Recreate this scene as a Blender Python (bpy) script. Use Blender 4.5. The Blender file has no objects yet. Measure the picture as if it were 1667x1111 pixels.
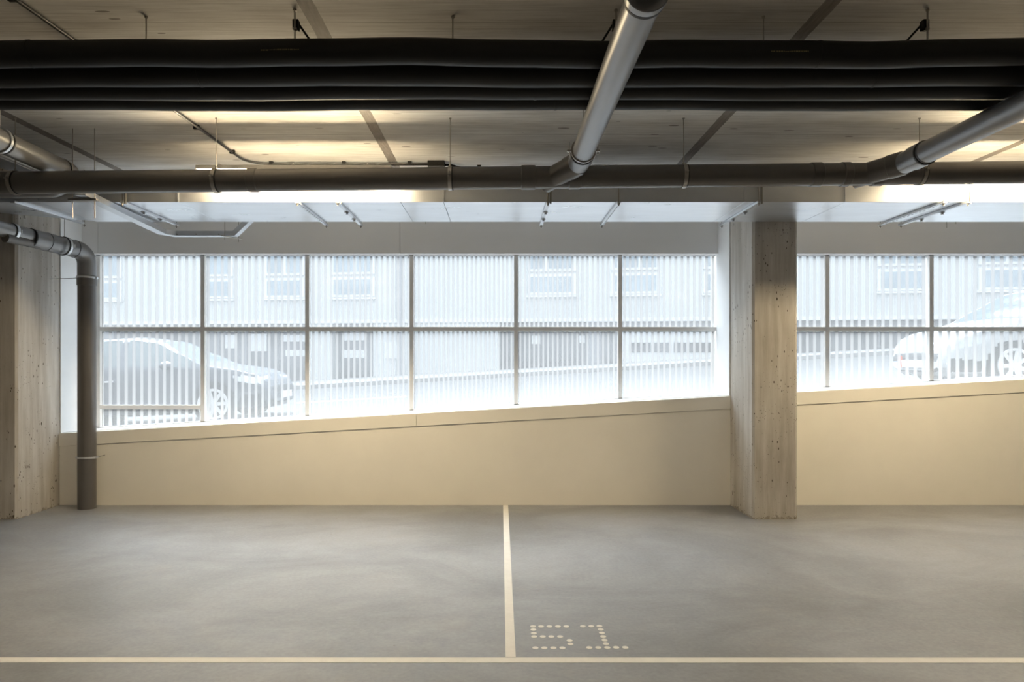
import bpy, bmesh, math, random
from mathutils import Vector, Matrix
random.seed(7)
SC = bpy.context.scene
COL = SC.collection
K = 0.0065            # metres per unit of measurement
F = 1111.0            # focal length in the same units
D = F * K             # distance from the camera to the parapet wall
HC = 239.0            # eye height in units
ZC = 282.0            # ceiling above eye
def V(X, r, Z): return Vector((X * K, r * D, (HC + Z) * K))

# ------------------------------------------------------------------ materials
def new_mat(name):
    m = bpy.data.materials.new(name); m.use_nodes = True
    nt = m.node_tree; nt.nodes.clear()
    out = nt.nodes.new('ShaderNodeOutputMaterial')
    return m, nt, out
def N(nt, typ, **kw):
    n = nt.nodes.new(typ)
    for k, v in kw.items():
        if k.startswith('i_'):
            key = k[2:]
            key = int(key) if key.isdigit() else key.replace('_', ' ')
            n.inputs[key].default_value = v
        else: setattr(n, k, v)
    return n
def math_(nt, op, a, b=None, c=None):
    n = nt.nodes.new('ShaderNodeMath'); n.operation = op
    for i, x in enumerate((a, b, c)):
        if x is None: continue
        if isinstance(x, (int, float)): n.inputs[i].default_value = x
        else: nt.links.new(x, n.inputs[i])
    return n.outputs[0]
def coords(nt, scale=(1, 1, 1)):
    g = nt.nodes.new('ShaderNodeNewGeometry')
    mp = nt.nodes.new('ShaderNodeMapping'); mp.inputs['Scale'].default_value = scale
    nt.links.new(g.outputs['Position'], mp.inputs['Vector'])
    return mp.outputs[0]
def noise(nt, vec, scale, detail=4, rough=.6, dist=0):
    n = nt.nodes.new('ShaderNodeTexNoise'); n.inputs['Scale'].default_value = scale
    n.inputs['Detail'].default_value = detail; n.inputs['Roughness'].default_value = rough
    n.inputs['Distortion'].default_value = dist
    nt.links.new(vec, n.inputs['Vector']); return n.outputs['Fac']
def ramp(nt, fac, stops):
    r = nt.nodes.new('ShaderNodeValToRGB'); e = r.color_ramp.elements
    while len(e) < len(stops): e.new(.5)
    for el, (p, c) in zip(e, stops):
        el.position = p; el.color = c if len(c) == 4 else (*c, 1)
    nt.links.new(fac, r.inputs[0]); return r.outputs[0]
def mixc(nt, fac, a, b, mode='MIX'):
    n = nt.nodes.new('ShaderNodeMix'); n.data_type = 'RGBA'; n.blend_type = mode
    for i, x in ((0, fac), (6, a), (7, b)):
        if isinstance(x, (int, float)): n.inputs[i].default_value = x
        elif isinstance(x, tuple): n.inputs[i].default_value = (*x, 1) if len(x) == 3 else x
        else: nt.links.new(x, n.inputs[i])
    return n.outputs[2]
def bsdf(nt, out, col, rough=.5, metal=0., spec=.5, bump=None, bump_s=.1, bump_d=.01):
    b = nt.nodes.new('ShaderNodeBsdfPrincipled')
    for key, x in (('Base Color', col), ('Roughness', rough), ('Metallic', metal)):
        if isinstance(x, (int, float)): b.inputs[key].default_value = x
        elif isinstance(x, tuple): b.inputs[key].default_value = (*x, 1)
        else: nt.links.new(x, b.inputs[key])
    b.inputs['Specular IOR Level'].default_value = spec
    if bump is not None:
        bp = nt.nodes.new('ShaderNodeBump'); bp.inputs['Strength'].default_value = bump_s
        bp.inputs['Distance'].default_value = bump_d
        nt.links.new(bump, bp.inputs['Height']); nt.links.new(bp.outputs[0], b.inputs['Normal'])
    nt.links.new(b.outputs[0], out.inputs[0]); return b
def simple(name, col, rough=.5, metal=0., var=.12, scale=6., spec=.5, stretch=(1, 1, 1)):
    m, nt, out = new_mat(name)
    f = noise(nt, coords(nt, stretch), scale, 5)
    lo = tuple(c * (1 - var) for c in col); hi = tuple(min(1, c * (1 + var)) for c in col)
    c = ramp(nt, f, [(.3, lo), (.7, hi)])
    r = math_(nt, 'MULTIPLY_ADD', f, .2, rough - .1)
    bsdf(nt, out, c, r, metal, spec); return m
def emit(name, col, s):
    m, nt, out = new_mat(name)
    e = N(nt, 'ShaderNodeEmission', i_Color=(*col, 1), i_Strength=s)
    nt.links.new(e.outputs[0], out.inputs[0]); return m

def mat_column():
    m, nt, out = new_mat('cast_concrete')
    v = coords(nt); vs = coords(nt, (6, 6, .5))
    a = noise(nt, v, 2.2, 8, .65); st = noise(nt, vs, 2.5, 6, .6)
    c = ramp(nt, a, [(.3, (.40, .37, .33)), (.7, (.56, .53, .48))])
    c = mixc(nt, .55, c, ramp(nt, st, [(.3, (.33, .29, .24)), (.72, (.70, .68, .65))]))
    vo = nt.nodes.new('ShaderNodeTexVoronoi'); vo.inputs['Scale'].default_value = 26
    vm = coords(nt, (1.3, 1.3, .55)); nt.links.new(vm, vo.inputs['Vector'])
    pick = noise(nt, v, 5, 2)
    th = math_(nt, 'MULTIPLY', math_(nt, 'MAXIMUM', math_(nt, 'SUBTRACT', pick, .39), 0.), .8)
    hole = math_(nt, 'LESS_THAN', vo.outputs['Distance'], th)
    v2 = nt.nodes.new('ShaderNodeTexVoronoi'); v2.inputs['Scale'].default_value = 46
    nt.links.new(coords(nt, (1.2, 1.2, .7)), v2.inputs['Vector'])
    th2 = math_(nt, 'MULTIPLY', math_(nt, 'MAXIMUM', math_(nt, 'SUBTRACT', noise(nt, v, 3.1, 3), .45), 0.), .85)
    hole = math_(nt, 'MAXIMUM', hole, math_(nt, 'LESS_THAN', v2.outputs['Distance'], th2))
    c = mixc(nt, hole, c, (.10, .08, .06))
    g = nt.nodes.new('ShaderNodeNewGeometry'); sx = nt.nodes.new('ShaderNodeSeparateXYZ')
    nt.links.new(g.outputs['Position'], sx.inputs[0])
    low = math_(nt, 'MULTIPLY', math_(nt, 'SUBTRACT', 1., math_(nt, 'MULTIPLY', sx.outputs[2], 6.)), noise(nt, v, 22, 6, .7))
    low = math_(nt, 'GREATER_THAN', low, .45)
    c = mixc(nt, math_(nt, 'MULTIPLY', low, .5), c, (.14, .11, .08))
    bsdf(nt, out, c, .8, bump=a, bump_s=.15); return m
def mat_ceiling():
    m, nt, out = new_mat('board_marked_concrete')
    v = coords(nt)
    g = nt.nodes.new('ShaderNodeNewGeometry'); sx = nt.nodes.new('ShaderNodeSeparateXYZ')
    nt.links.new(g.outputs['Position'], sx.inputs[0])
    # wood grain runs along X
    gr = noise(nt, coords(nt, (.7, 20, 1)), 3.0, 9, .7, .25)
    big = noise(nt, coords(nt, (.6, 1.6, 1)), 1.6, 4)
    c = ramp(nt, gr, [(.34, (.33, .30, .275)), (.5, (.66, .645, .62)), (.66, (.88, .875, .86))])
    c = mixc(nt, .55, c, ramp(nt, big, [(.35, (.50, .475, .45)), (.65, (.86, .855, .84))]))
    # board joints every 0.62 m
    fy = math_(nt, 'FRACT', math_(nt, 'DIVIDE', sx.outputs[1], .62))
    j = math_(nt, 'LESS_THAN', fy, .008)
    c = mixc(nt, math_(nt, 'MULTIPLY', j, .6), c, (.12, .10, .085))
    # knots and blowholes
    vo = nt.nodes.new('ShaderNodeTexVoronoi'); vo.inputs['Scale'].default_value = 2.6
    nt.links.new(coords(nt, (.8, 3.2, 1)), vo.inputs['Vector'])
    kn = math_(nt, 'LESS_THAN', vo.outputs['Distance'], math_(nt, 'MULTIPLY', noise(nt, v, 4, 3), .16))
    c = mixc(nt, math_(nt, 'MULTIPLY', kn, .75), c, (.10, .08, .065))
    # panel joints 2.7 m apart
    wob = math_(nt, 'MULTIPLY', math_(nt, 'SUBTRACT', noise(nt, v, 14, 4), .5), .03)
    px = math_(nt, 'ADD', math_(nt, 'DIVIDE', sx.outputs[0], K), 576.)
    fx = math_(nt, 'FRACT', math_(nt, 'DIVIDE', math_(nt, 'ADD', px, 4160.), 416.5))
    fx = math_(nt, 'ABSOLUTE', math_(nt, 'SUBTRACT', math_(nt, 'FRACT', math_(nt, 'ADD', fx, .5)), .5))
    s = math_(nt, 'LESS_THAN', math_(nt, 'ADD', fx, math_(nt, 'MULTIPLY', wob, .15)), .0155)
    sc = ramp(nt, noise(nt, coords(nt, (14, 1.5, 1)), 5, 6), [(.3, (.115, .10, .09)), (.7, (.24, .21, .19))])
    c = mixc(nt, math_(nt, 'MULTIPLY', s, .9), c, sc)
    bsdf(nt, out, c, .75, bump=gr, bump_s=.12); return m
def mat_floor():
    m, nt, out = new_mat('power_floated_concrete')
    v = coords(nt)
    a = noise(nt, v, .9, 7, .6, .4); b = noise(nt, coords(nt, (1, 1.5, 1)), 4.5, 8, .66, .3); f = noise(nt, v, 40, 4)
    c = ramp(nt, a, [(.32, (.205, .21, .217)), (.5, (.265, .274, .286)), (.68, (.315, .327, .343))])
    c = mixc(nt, .4, c, ramp(nt, b, [(.32, (.17, .172, .175)), (.66, (.33, .342, .36))]))
    c = mixc(nt, .12, c, ramp(nt, f, [(.3, (.2, .2, .2)), (.7, (.6, .6, .6))]))
    br = ramp(nt, noise(nt, v, 1.7, 5), [(.6, (0, 0, 0)), (.8, (1, 1, 1))])
    c = mixc(nt, math_(nt, 'MULTIPLY', br, .3), c, (.36, .31, .25))
    # specks of rust and grit
    vo = nt.nodes.new('ShaderNodeTexVoronoi'); vo.inputs['Scale'].default_value = 3.4
    nt.links.new(v, vo.inputs['Vector'])
    sp = math_(nt, 'LESS_THAN', vo.outputs['Distance'], math_(nt, 'MULTIPLY', noise(nt, v, 7, 2), .05))
    c = mixc(nt, math_(nt, 'MULTIPLY', sp, .55), c, (.17, .13, .08))
    # scuffs with a shape of their own
    sc = ramp(nt, noise(nt, coords(nt, (2.6, 1.2, 1)), 3.2, 9, .7, 1.5), [(.62, (0, 0, 0)), (.72, (1, 1, 1))])
    c = mixc(nt, math_(nt, 'MULTIPLY', sc, .22), c, (.44, .455, .47))
    r = math_(nt, 'MULTIPLY_ADD', b, .35, .27)
    # broad cloudy staining left by the trowelling
    cl = ramp(nt, noise(nt, coords(nt, (.5, .8, 1)), 1.1, 6, .62, .8), [(.36, (.74, .73, .72)), (.6, (1.08, 1.08, 1.09))])
    c = mixc(nt, .8, c, cl, 'MULTIPLY')
    bsdf(nt, out, c, r, spec=.45, bump=b, bump_s=.05); return m
def mat_galv(name, base, rough, metal=.9, streak=(1, 1, 1)):
    m, nt, out = new_mat(name)
    v = coords(nt, streak)
    a = noise(nt, v, 3.5, 6, .6, .5)
    c = ramp(nt, a, [(.3, tuple(x * .88 for x in base)), (.7, base)])
    r = math_(nt, 'MULTIPLY_ADD', a, .22, rough - .1)
    bsdf(nt, out, c, r, metal, bump=noise(nt, v, 1.3, 3), bump_s=.06, bump_d=.02); return m
def mat_pane():
    m, nt, out = new_mat('fritted_glass')
    g = nt.nodes.new('ShaderNodeNewGeometry'); sx = nt.nodes.new('ShaderNodeSeparateXYZ')
    nt.links.new(g.outputs['Position'], sx.inputs[0])
    u = math_(nt, 'ABSOLUTE', math_(nt, 'DIVIDE', sx.outputs[0], K * 1.066))
    ph = math_(nt, 'DIVIDE', math_(nt, 'LOGARITHM', math_(nt, 'MULTIPLY_ADD', u, .00136, 1.), math.e), .0095)
    tri = math_(nt, 'ABSOLUTE', math_(nt, 'SUBTRACT', math_(nt, 'FRACT', ph), .5))
    gap = math_(nt, 'SMOOTH_MIN', math_(nt, 'MULTIPLY', math_(nt, 'MAXIMUM', math_(nt, 'SUBTRACT', tri, .13), 0.), 7.), 1., .2)
    wide = noise(nt, coords(nt, (1, 0, 0)), 5.5, 2)
    gap = math_(nt, 'MULTIPLY', gap, math_(nt, 'MULTIPLY_ADD', wide, .5, .7))
    fac = math_(nt, 'MULTIPLY_ADD', gap, PANE_CLEAR, .05)
    tr = nt.nodes.new('ShaderNodeBsdfTranslucent'); nt.links.new(mixc(nt, gap, PANE_TINT, PANE_GAP), tr.inputs[0])
    tp = N(nt, 'ShaderNodeBsdfTransparent', i_Color=(.95, .98, 1, 1))
    gl = N(nt, 'ShaderNodeBsdfGlossy', i_Color=(1, 1, 1, 1), i_Roughness=.08)
    mx = nt.nodes.new('ShaderNodeMixShader'); nt.links.new(fac, mx.inputs[0])
    nt.links.new(tr.outputs[0], mx.inputs[1]); nt.links.new(tp.outputs[0], mx.inputs[2])
    m2 = nt.nodes.new('ShaderNodeMixShader'); m2.inputs[0].default_value = .01
    nt.links.new(mx.outputs[0], m2.inputs[1]); nt.links.new(gl.outputs[0], m2.inputs[2])
    nt.links.new(m2.outputs[0], out.inputs[0]); return m
def mat_clear():
    m, nt, out = new_mat('clear_glass')
    v = coords(nt)
    f = math_(nt, 'MULTIPLY_ADD', noise(nt, v, 2, 2), .008, .008)
    tp = N(nt, 'ShaderNodeBsdfTransparent', i_Color=(.97, .985, .99, 1))
    gl = N(nt, 'ShaderNodeBsdfGlossy', i_Color=(1, 1, 1, 1), i_Roughness=.25)
    mx = nt.nodes.new('ShaderNodeMixShader'); nt.links.new(f, mx.inputs[0])
    nt.links.new(tp.outputs[0], mx.inputs[1]); nt.links.new(gl.outputs[0], mx.inputs[2])
    nt.links.new(mx.outputs[0], out.inputs[0]); return m
def mat_facade():
    m, nt, out = new_mat('white_corrugated_cladding')
    v = coords(nt)
    w = nt.nodes.new('ShaderNodeTexWave'); w.inputs['Scale'].default_value = 2.2
    w.wave_type = 'BANDS'; w.bands_direction = 'X'; nt.links.new(v, w.inputs['Vector'])
    c = ramp(nt, noise(nt, v, .8, 4), [(.3, (.54, .56, .56)), (.7, (.60, .61, .61))])
    bsdf(nt, out, c, .6, bump=w.outputs['Fac'], bump_s=.6, bump_d=.05); return m

PANE_CLEAR = .46
PANE_TINT = (.190, .188, .185)
PANE_GAP = (.176, .175, .173)
M = {}
M['column'] = mat_column(); M['ceiling'] = mat_ceiling(); M['floor'] = mat_floor()
M['aisle'] = simple('bounce_cut_dark_floor', (.055, .055, .056), .6, var=.2, scale=3.)  # added dark tone, absorbs floor bounce behind the camera
M['paint'] = simple('cream_wall_paint', (.92, .885, .80), .7, var=.03, scale=1.5)
M['fascia'] = simple('white_panel', (.92, .92, .92), .45, var=.02, scale=.8, stretch=(.3, 1, 4))
M['white'] = simple('white_lacquer', (.92, .93, .94), .5, var=.02)
M['frame'] = simple('grey_aluminium', (.84, .82, .80), .45, .2, var=.04)
M['pane'] = mat_pane(); M['clear'] = mat_clear()
M['roughwall'] = simple('plain_concrete', (.22, .20, .175), .85, var=.15, scale=2.)  # unseen walls toned dark to lessen bounce onto the near ceiling
M['duct'] = mat_galv('galvanised_duct', (.86, .885, .92), .30, .85, (.5, 2, 1))
M['galv'] = mat_galv('galvanised_steel', (.72, .74, .77), .36, .8)
M['rod'] = mat_galv('zinc_plated_rod', (.42, .40, .37), .4, .85)
M['pipe'] = simple('grey_drain_plastic', (.125, .118, .112), .38, .25, var=.06, scale=3., spec=.55)
M['pipe_b'] = simple('pale_grey_drain_plastic', (.235, .235, .24), .36, .45, var=.08, scale=3., spec=.6)
M['rubber'] = simple('black_rubber', (.018, .018, .018), .6)
M['foam'] = simple('black_foam_insulation', (.009, .009, .0095), .55, var=.25, scale=5., spec=.35, stretch=(.5, 2, 2))
M['ink'] = simple('faded_yellow_print', (.16, .13, .06), .7)
M['black'] = simple('black_plastic', (.007, .007, .007), .6, spec=.25)
M['steelpipe'] = simple('grey_conduit', (.055, .055, .058), .35, .4)
M['linepaint'] = simple('off_white_road_paint', (.80, .775, .72), .6, var=.05, scale=14.)
M['tube'] = emit('warm_lamp_diffuser', (1.0, .80, .51), 225.)
M['lampwhite'] = simple('white_enamel', (.8, .78, .74), .4, var=.03)
M['asphalt'] = simple('grey_asphalt', (.075, .076, .079), .85, var=.15, scale=3.)
M['kerb'] = simple('pale_concrete_paving', (.27, .27, .27), .8, var=.06, scale=1.)
M['facade'] = mat_facade()
M['bwhite'] = simple('white_window_frame', (.62, .63, .64), .5, var=.03)
M['bglass'] = simple('blue_grey_window_glass', (.28, .34, .38), .15, var=.2, scale=1.5, spec=.8)
M['bdark'] = simple('dark_shopfront_glass', (.16, .165, .175), .3, var=.5, scale=.8)
M['bgrey'] = simple('grey_render', (.36, .37, .39), .8, var=.06, scale=.6)
M['soil'] = simple('earth_and_roofing', (.3, .29, .27), .9)
M['paint_dark'] = simple('dark_blue_car_paint', (.12, .13, .15), .22, .2, var=.05, spec=.7)
M['paint_white'] = simple('white_car_paint', (.42, .43, .44), .25, 0, var=.02, spec=.6)
M['carglass'] = simple('tinted_car_glass', (.13, .16, .17), .08, spec=.9)
M['carglass_l'] = simple('pale_car_glass', (.07, .10, .11), .08, spec=.9)
M['tyre'] = simple('tyre_rubber', (.03, .03, .032), .7)
M['alloy'] = simple('silver_alloy', (.72, .73, .75), .35, .4, var=.04)
M['lens'] = simple('clear_headlight', (.62, .66, .68), .12, .3, spec=.9)
M['plate'] = simple('number_plate_white', (.75, .75, .74), .4)
M['orange'] = simple('red_orange_reflector', (.75, .13, .05), .4)
M['grille'] = simple('black_grille', (.03, .032, .036), .5)

# ------------------------------------------------------------------ mesh building
class MB:
    def __init__(s): s.v = []; s.f = []
    def add(s, vs, fs):
        o = len(s.v); s.v += [Vector(p) for p in vs]; s.f += [tuple(i + o for i in f) for f in fs]; return s
    def box(s, lo, hi, bev=0):
        x0, y0, z0 = lo; x1, y1, z1 = hi
        if not bev:
            return s.add([(x0,y0,z0),(x1,y0,z0),(x1,y1,z0),(x0,y1,z0),(x0,y0,z1),(x1,y0,z1),(x1,y1,z1),(x0,y1,z1)],
                [(0,3,2,1),(4,5,6,7),(0,1,5,4),(1,2,6,5),(2,3,7,6),(3,0,4,7)])
        bm = bmesh.new(); bmesh.ops.create_cube(bm, size=1)
        for v in bm.verts:
            v.co = Vector((x0 + (v.co.x+.5)*(x1-x0), y0 + (v.co.y+.5)*(y1-y0), z0 + (v.co.z+.5)*(z1-z0)))
        bmesh.ops.bevel(bm, geom=bm.edges[:], offset=bev, segments=2, affect='EDGES', profile=.5)
        return s.frombm(bm)
    def frombm(s, bm):
        bm.verts.index_update()
        s.add([v.co.copy() for v in bm.verts], [[v.index for v in f.verts] for f in bm.faces]); bm.free(); return s
    def obox(s, c, ax, ay, az):
        c = Vector(c); vs = []
        for k in (-1, 1):
            for (i, j) in ((-1,-1),(1,-1),(1,1),(-1,1)): vs.append(c + ax*i + ay*j + az*k)
        return s.add(vs, [(0,3,2,1),(4,5,6,7),(0,1,5,4),(1,2,6,5),(2,3,7,6),(3,0,4,7)])
    def prism(s, pts, ext):
        n = len(pts); ext = Vector(ext); a = [Vector(p) for p in pts]
        return s.add(a + [p + ext for p in a],
            [tuple(range(n))[::-1], tuple(range(n, 2*n))] + [(i, (i+1)%n, (i+1)%n+n, i+n) for i in range(n)])
    def tube(s, path, rad, n=24, caps=True):
        path = [Vector(p) for p in path]; m = len(path)
        if isinstance(rad, (int, float)): rad = [rad]*m
        tg = []
        for i in range(m):
            a = path[max(i-1, 0)]; b = path[min(i+1, m-1)]
            t = (b - a)
            if t.length < 1e-9: t = tg[-1] if tg else Vector((1,0,0))
            tg.append(t.normalized())
        ref = Vector((0,0,1)) if abs(tg[0].z) < .9 else Vector((1,0,0))
        u = (ref - tg[0]*ref.dot(tg[0])).normalized(); vs = []; fs = []
        for i in range(m):
            u = (u - tg[i]*u.dot(tg[i])).normalized(); w = tg[i].cross(u)
            for k in range(n):
                a = 2*math.pi*k/n
                vs.append(path[i] + (u*math.cos(a) + w*math.sin(a))*rad[i])
        for i in range(m-1):
            for k in range(n):
                fs.append((i*n+k, i*n+(k+1)%n, (i+1)*n+(k+1)%n, (i+1)*n+k))
        if caps: fs += [tuple(range(n))[::-1], tuple((m-1)*n+k for k in range(n))]
        return s.add(vs, fs)
    def ring(s, c, axis, ri, ro, w, n=36):
        c = Vector(c); t = Vector(axis).normalized()
        ref = Vector((0,0,1)) if abs(t.z) < .9 else Vector((1,0,0))
        u = (ref - t*ref.dot(t)).normalized(); q = t.cross(u); vs = []; fs = []
        for k in range(n):
            d = u*math.cos(2*math.pi*k/n) + q*math.sin(2*math.pi*k/n)
            vs += [c + d*ri - t*w/2, c + d*ro - t*w/2, c + d*ro + t*w/2, c + d*ri + t*w/2]
        for k in range(n):
            a = 4*k; b = 4*((k+1) % n)
            for i in range(4): fs.append((a+i, b+i, b+(i+1)%4, a+(i+1)%4))
        return s.add(vs, fs)
    def sweep(s, prof, path, up=Vector((0,0,1)), caps=True):
        """prof: list of (side, up) points swept along path with mitred corners."""
        path = [Vector(p) for p in path]; m = len(path); n = len(prof); vs = []; fs = []
        for i in range(m):
            d0 = (path[i]-path[i-1]).normalized() if i else (path[1]-path[0]).normalized()
            d1 = (path[i+1]-path[i]).normalized() if i < m-1 else d0
            t = (d0 + d1).normalized(); sc = 1/max(.3, t.dot(d0))
            side = t.cross(up)
            side = side.normalized() if side.length > 1e-6 else Vector((1,0,0))
            uu = side.cross(t)
            turn_up = abs((d1 - d0).dot(up)) > .05
            for (a, b) in prof:
                vs.append(path[i] + side*a*(1 if turn_up else sc) + uu*b*(sc if turn_up else 1))
        for i in range(m-1):
            for k in range(n): fs.append((i*n+k, i*n+(k+1)%n, (i+1)*n+(k+1)%n, (i+1)*n+k))
        if caps: fs += [tuple(range(n))[::-1], tuple((m-1)*n+k for k in range(n))]
        return s.add(vs, fs)
def fillet(pts, rad, n=7):
    pts = [Vector(p) for p in pts]; out = [pts[0]]
    for i in range(1, len(pts)-1):
        a, b, c = pts[i-1], pts[i], pts[i+1]
        d0 = (a-b).normalized(); d1 = (c-b).normalized(); ang = d0.angle(d1)
        if math.pi - ang < .02: out.append(b); continue
        L = min(rad/math.tan(ang/2), (a-b).length*.49, (c-b).length*.49)
        R = L*math.tan(ang/2); ctr = b + (d0+d1).normalized()*(R/math.sin(ang/2))
        p0 = b + d0*L; p1 = b + d1*L; v0 = p0-ctr; v1 = p1-ctr; tot = v0.angle(v1); ax = v0.cross(v1).normalized()
        for k in range(n+1): out.append(ctr + Matrix.Rotation(tot*k/n, 3, ax) @ v0)
    return out + [pts[-1]]
ORG = {}
def obj(name, mb, mat, parent=None, smooth=True, loc=None, label=None, angle=38):
    me = bpy.data.meshes.new(name)
    if parent is not None: org = ORG[parent.name]
    elif loc is not None: org = Vector(loc)
    else:
        lo = Vector((min(p.x for p in mb.v), min(p.y for p in mb.v), min(p.z for p in mb.v)))
        hi = Vector((max(p.x for p in mb.v), max(p.y for p in mb.v), max(p.z for p in mb.v)))
        org = (lo+hi)/2; org.z = lo.z
    me.from_pydata([tuple(p - org) for p in mb.v], [], mb.f)
    bm = bmesh.new(); bm.from_mesh(me); bmesh.ops.recalc_face_normals(bm, faces=bm.faces[:]); bm.to_mesh(me); bm.free()
    me.materials.append(M[mat])
    if smooth:
        for p in me.polygons: p.use_smooth = True
        me.set_sharp_from_angle(angle=math.radians(angle))
    me.update()
    o = bpy.data.objects.new(name, me); COL.objects.link(o)
    if parent is not None: o.parent = parent
    else: o.location = org
    ORG[o.name] = org
    if label: o['label'] = label
    return o
def tag(o, label, cat, group=None, kind=None):
    o['label'] = label; o['category'] = cat
    if group: o['group'] = group
    if kind: o['kind'] = kind
    return o
def thing(name, loc, label, cat, group=None):
    o = bpy.data.objects.new(name, None); COL.objects.link(o); o.location = loc
    o.empty_display_size = .1; ORG[o.name] = Vector(loc)
    return tag(o, label, cat, group)
def struct(name, mb, mat, **kw):
    o = obj(name, mb, mat, **kw)
    if o.parent is None: o['kind'] = 'structure'
    return o
def bx(X0, X1, r0, r1, Z0, Z1, bev=0, mb=None):
    return (mb or MB()).box(V(X0, r0, Z0), V(X1, r1, Z1), bev*K)
def sill(X): return -61 - .0559*(374 - X)     # top of the sloping parapet
XL, XR, RF = -1300, 1610, -.95
RW = 1.0625                                     # window plane
RB = 1.095                                      # outer face of the wall

# ------------------------------------------------------------------ room shell
o = struct('floor', bx(XL, XR, .40, RB, -239-25, -239), 'floor', smooth=False); tag(o, 'grey power-floated concrete garage floor', 'floor')
o = struct('floor_bounce_cut', bx(XL, XR, RF, .40, -239-25, -239), 'aisle', smooth=False); tag(o, 'unseen floor behind the viewpoint, darkened to cut light bounced onto the ceiling', 'floor')  # dark tone added so less light bounces onto the nearest ceiling
o = struct('ceiling', bx(XL, XR, RF, RW+.007, ZC, ZC+30), 'ceiling', smooth=False); tag(o, 'board-marked raw concrete ceiling with dark joint strips', 'ceiling')
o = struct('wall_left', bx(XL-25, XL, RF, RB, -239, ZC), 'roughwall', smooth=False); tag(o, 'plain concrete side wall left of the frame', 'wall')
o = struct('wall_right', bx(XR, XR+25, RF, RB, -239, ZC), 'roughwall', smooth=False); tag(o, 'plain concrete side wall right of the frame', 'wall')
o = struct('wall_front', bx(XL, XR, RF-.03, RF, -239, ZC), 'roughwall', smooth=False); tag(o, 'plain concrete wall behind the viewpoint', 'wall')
o = struct('wall_back_left', bx(XL, -785, 1.0, RB, -239, ZC), 'roughwall', smooth=False); tag(o, 'plain concrete wall left of the left column', 'wall')
CAPH = 20.5
def parapet(name, X0, X1, label):
    mb = MB().prism([V(X0, 1.0, -239), V(X1, 1.0, -239), V(X1, 1.0, sill(X1)-CAPH-.5), V(X0, 1.0, sill(X0)-CAPH-.5)], (0, (RB-1)*D, 0))
    o = struct(name, mb, 'paint', smooth=False); tag(o, label, 'wall')
parapet('wall_back', -718, 374, 'low cream wall under the long sloping window between the columns')
parapet('wall_back_right', 441, XR, 'low cream wall right of the front column')
def cap(name, X0, X1, label):
    mb = MB().prism([V(X0, .9985, sill(X0)-CAPH), V(X1, .9985, sill(X1)-CAPH), V(X1, .9985, sill(X1)), V(X0, .9985, sill(X0))], (0, (1.0-.9985+.1)*D, 0))
    o = struct(name, mb, 'paint', smooth=False); tag(o, label, 'trim')
SEAM = (678-815)
cap('trim_1', -718, SEAM-.4, 'sloping cap board on the parapet, left length')
cap('trim_2', SEAM+.4, 374, 'sloping cap board on the parapet, right length up to the front column')
cap('trim_3', 441, XR, 'sloping cap board right of the front column')
# white sill tops
for nm, X0, X1, lb in (('trim_4', -718, 374, 'white sill strip below the long window'), ('trim_5', 441, XR, 'white sill strip right of the front column')):
    mb = MB().prism([V(X0, 1.012, sill(X0)), V(X1, 1.012, sill(X1)), V(X1, 1.012, sill(X1)+.9), V(X0, 1.012, sill(X0)+.9)], (0, (1.06-1.012)*D, 0))
    o = struct(nm, mb, 'white', smooth=False); tag(o, lb, 'trim')
# header panels
RW = 1.0625
ZW = (584-415.5)*RW
n = 6
for X0, X1, lb in ((-718, -688.6, 'narrow end panel of the grey header above the window'), (-688, (653-815)*RW-.3, 'long left header panel above the window'),
               ((653-815)*RW+.3, 374, 'long right header panel above the window'), (441, XR, 'header panel right of the front column')):
    o = struct('trim_%d' % n, bx(X0, X1, 1.05, RW+.0045, ZW, ZC, .4), 'fascia', smooth=False); tag(o, lb, 'trim'); n += 1
# reveals
for X0, X1, lb in ((-718, -716, 'white reveal board beside the left column'), (372, 374, 'white reveal board left of the front column'), (441, 443, 'white reveal board right of the front column')):
    mb = MB().prism([V(X0, 1.0, sill(X0)+.6), V(X0, RW-.003, sill(X0)+.6), V(X0, RW-.003, ZW), V(X0, 1.05, ZW), V(X0, 1.05, ZC), V(X0, 1.0, ZC)], ((X1-X0)*K, 0, 0))
    o = struct('trim_%d' % n, mb, 'white', smooth=False); tag(o, lb, 'trim'); n += 1

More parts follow.
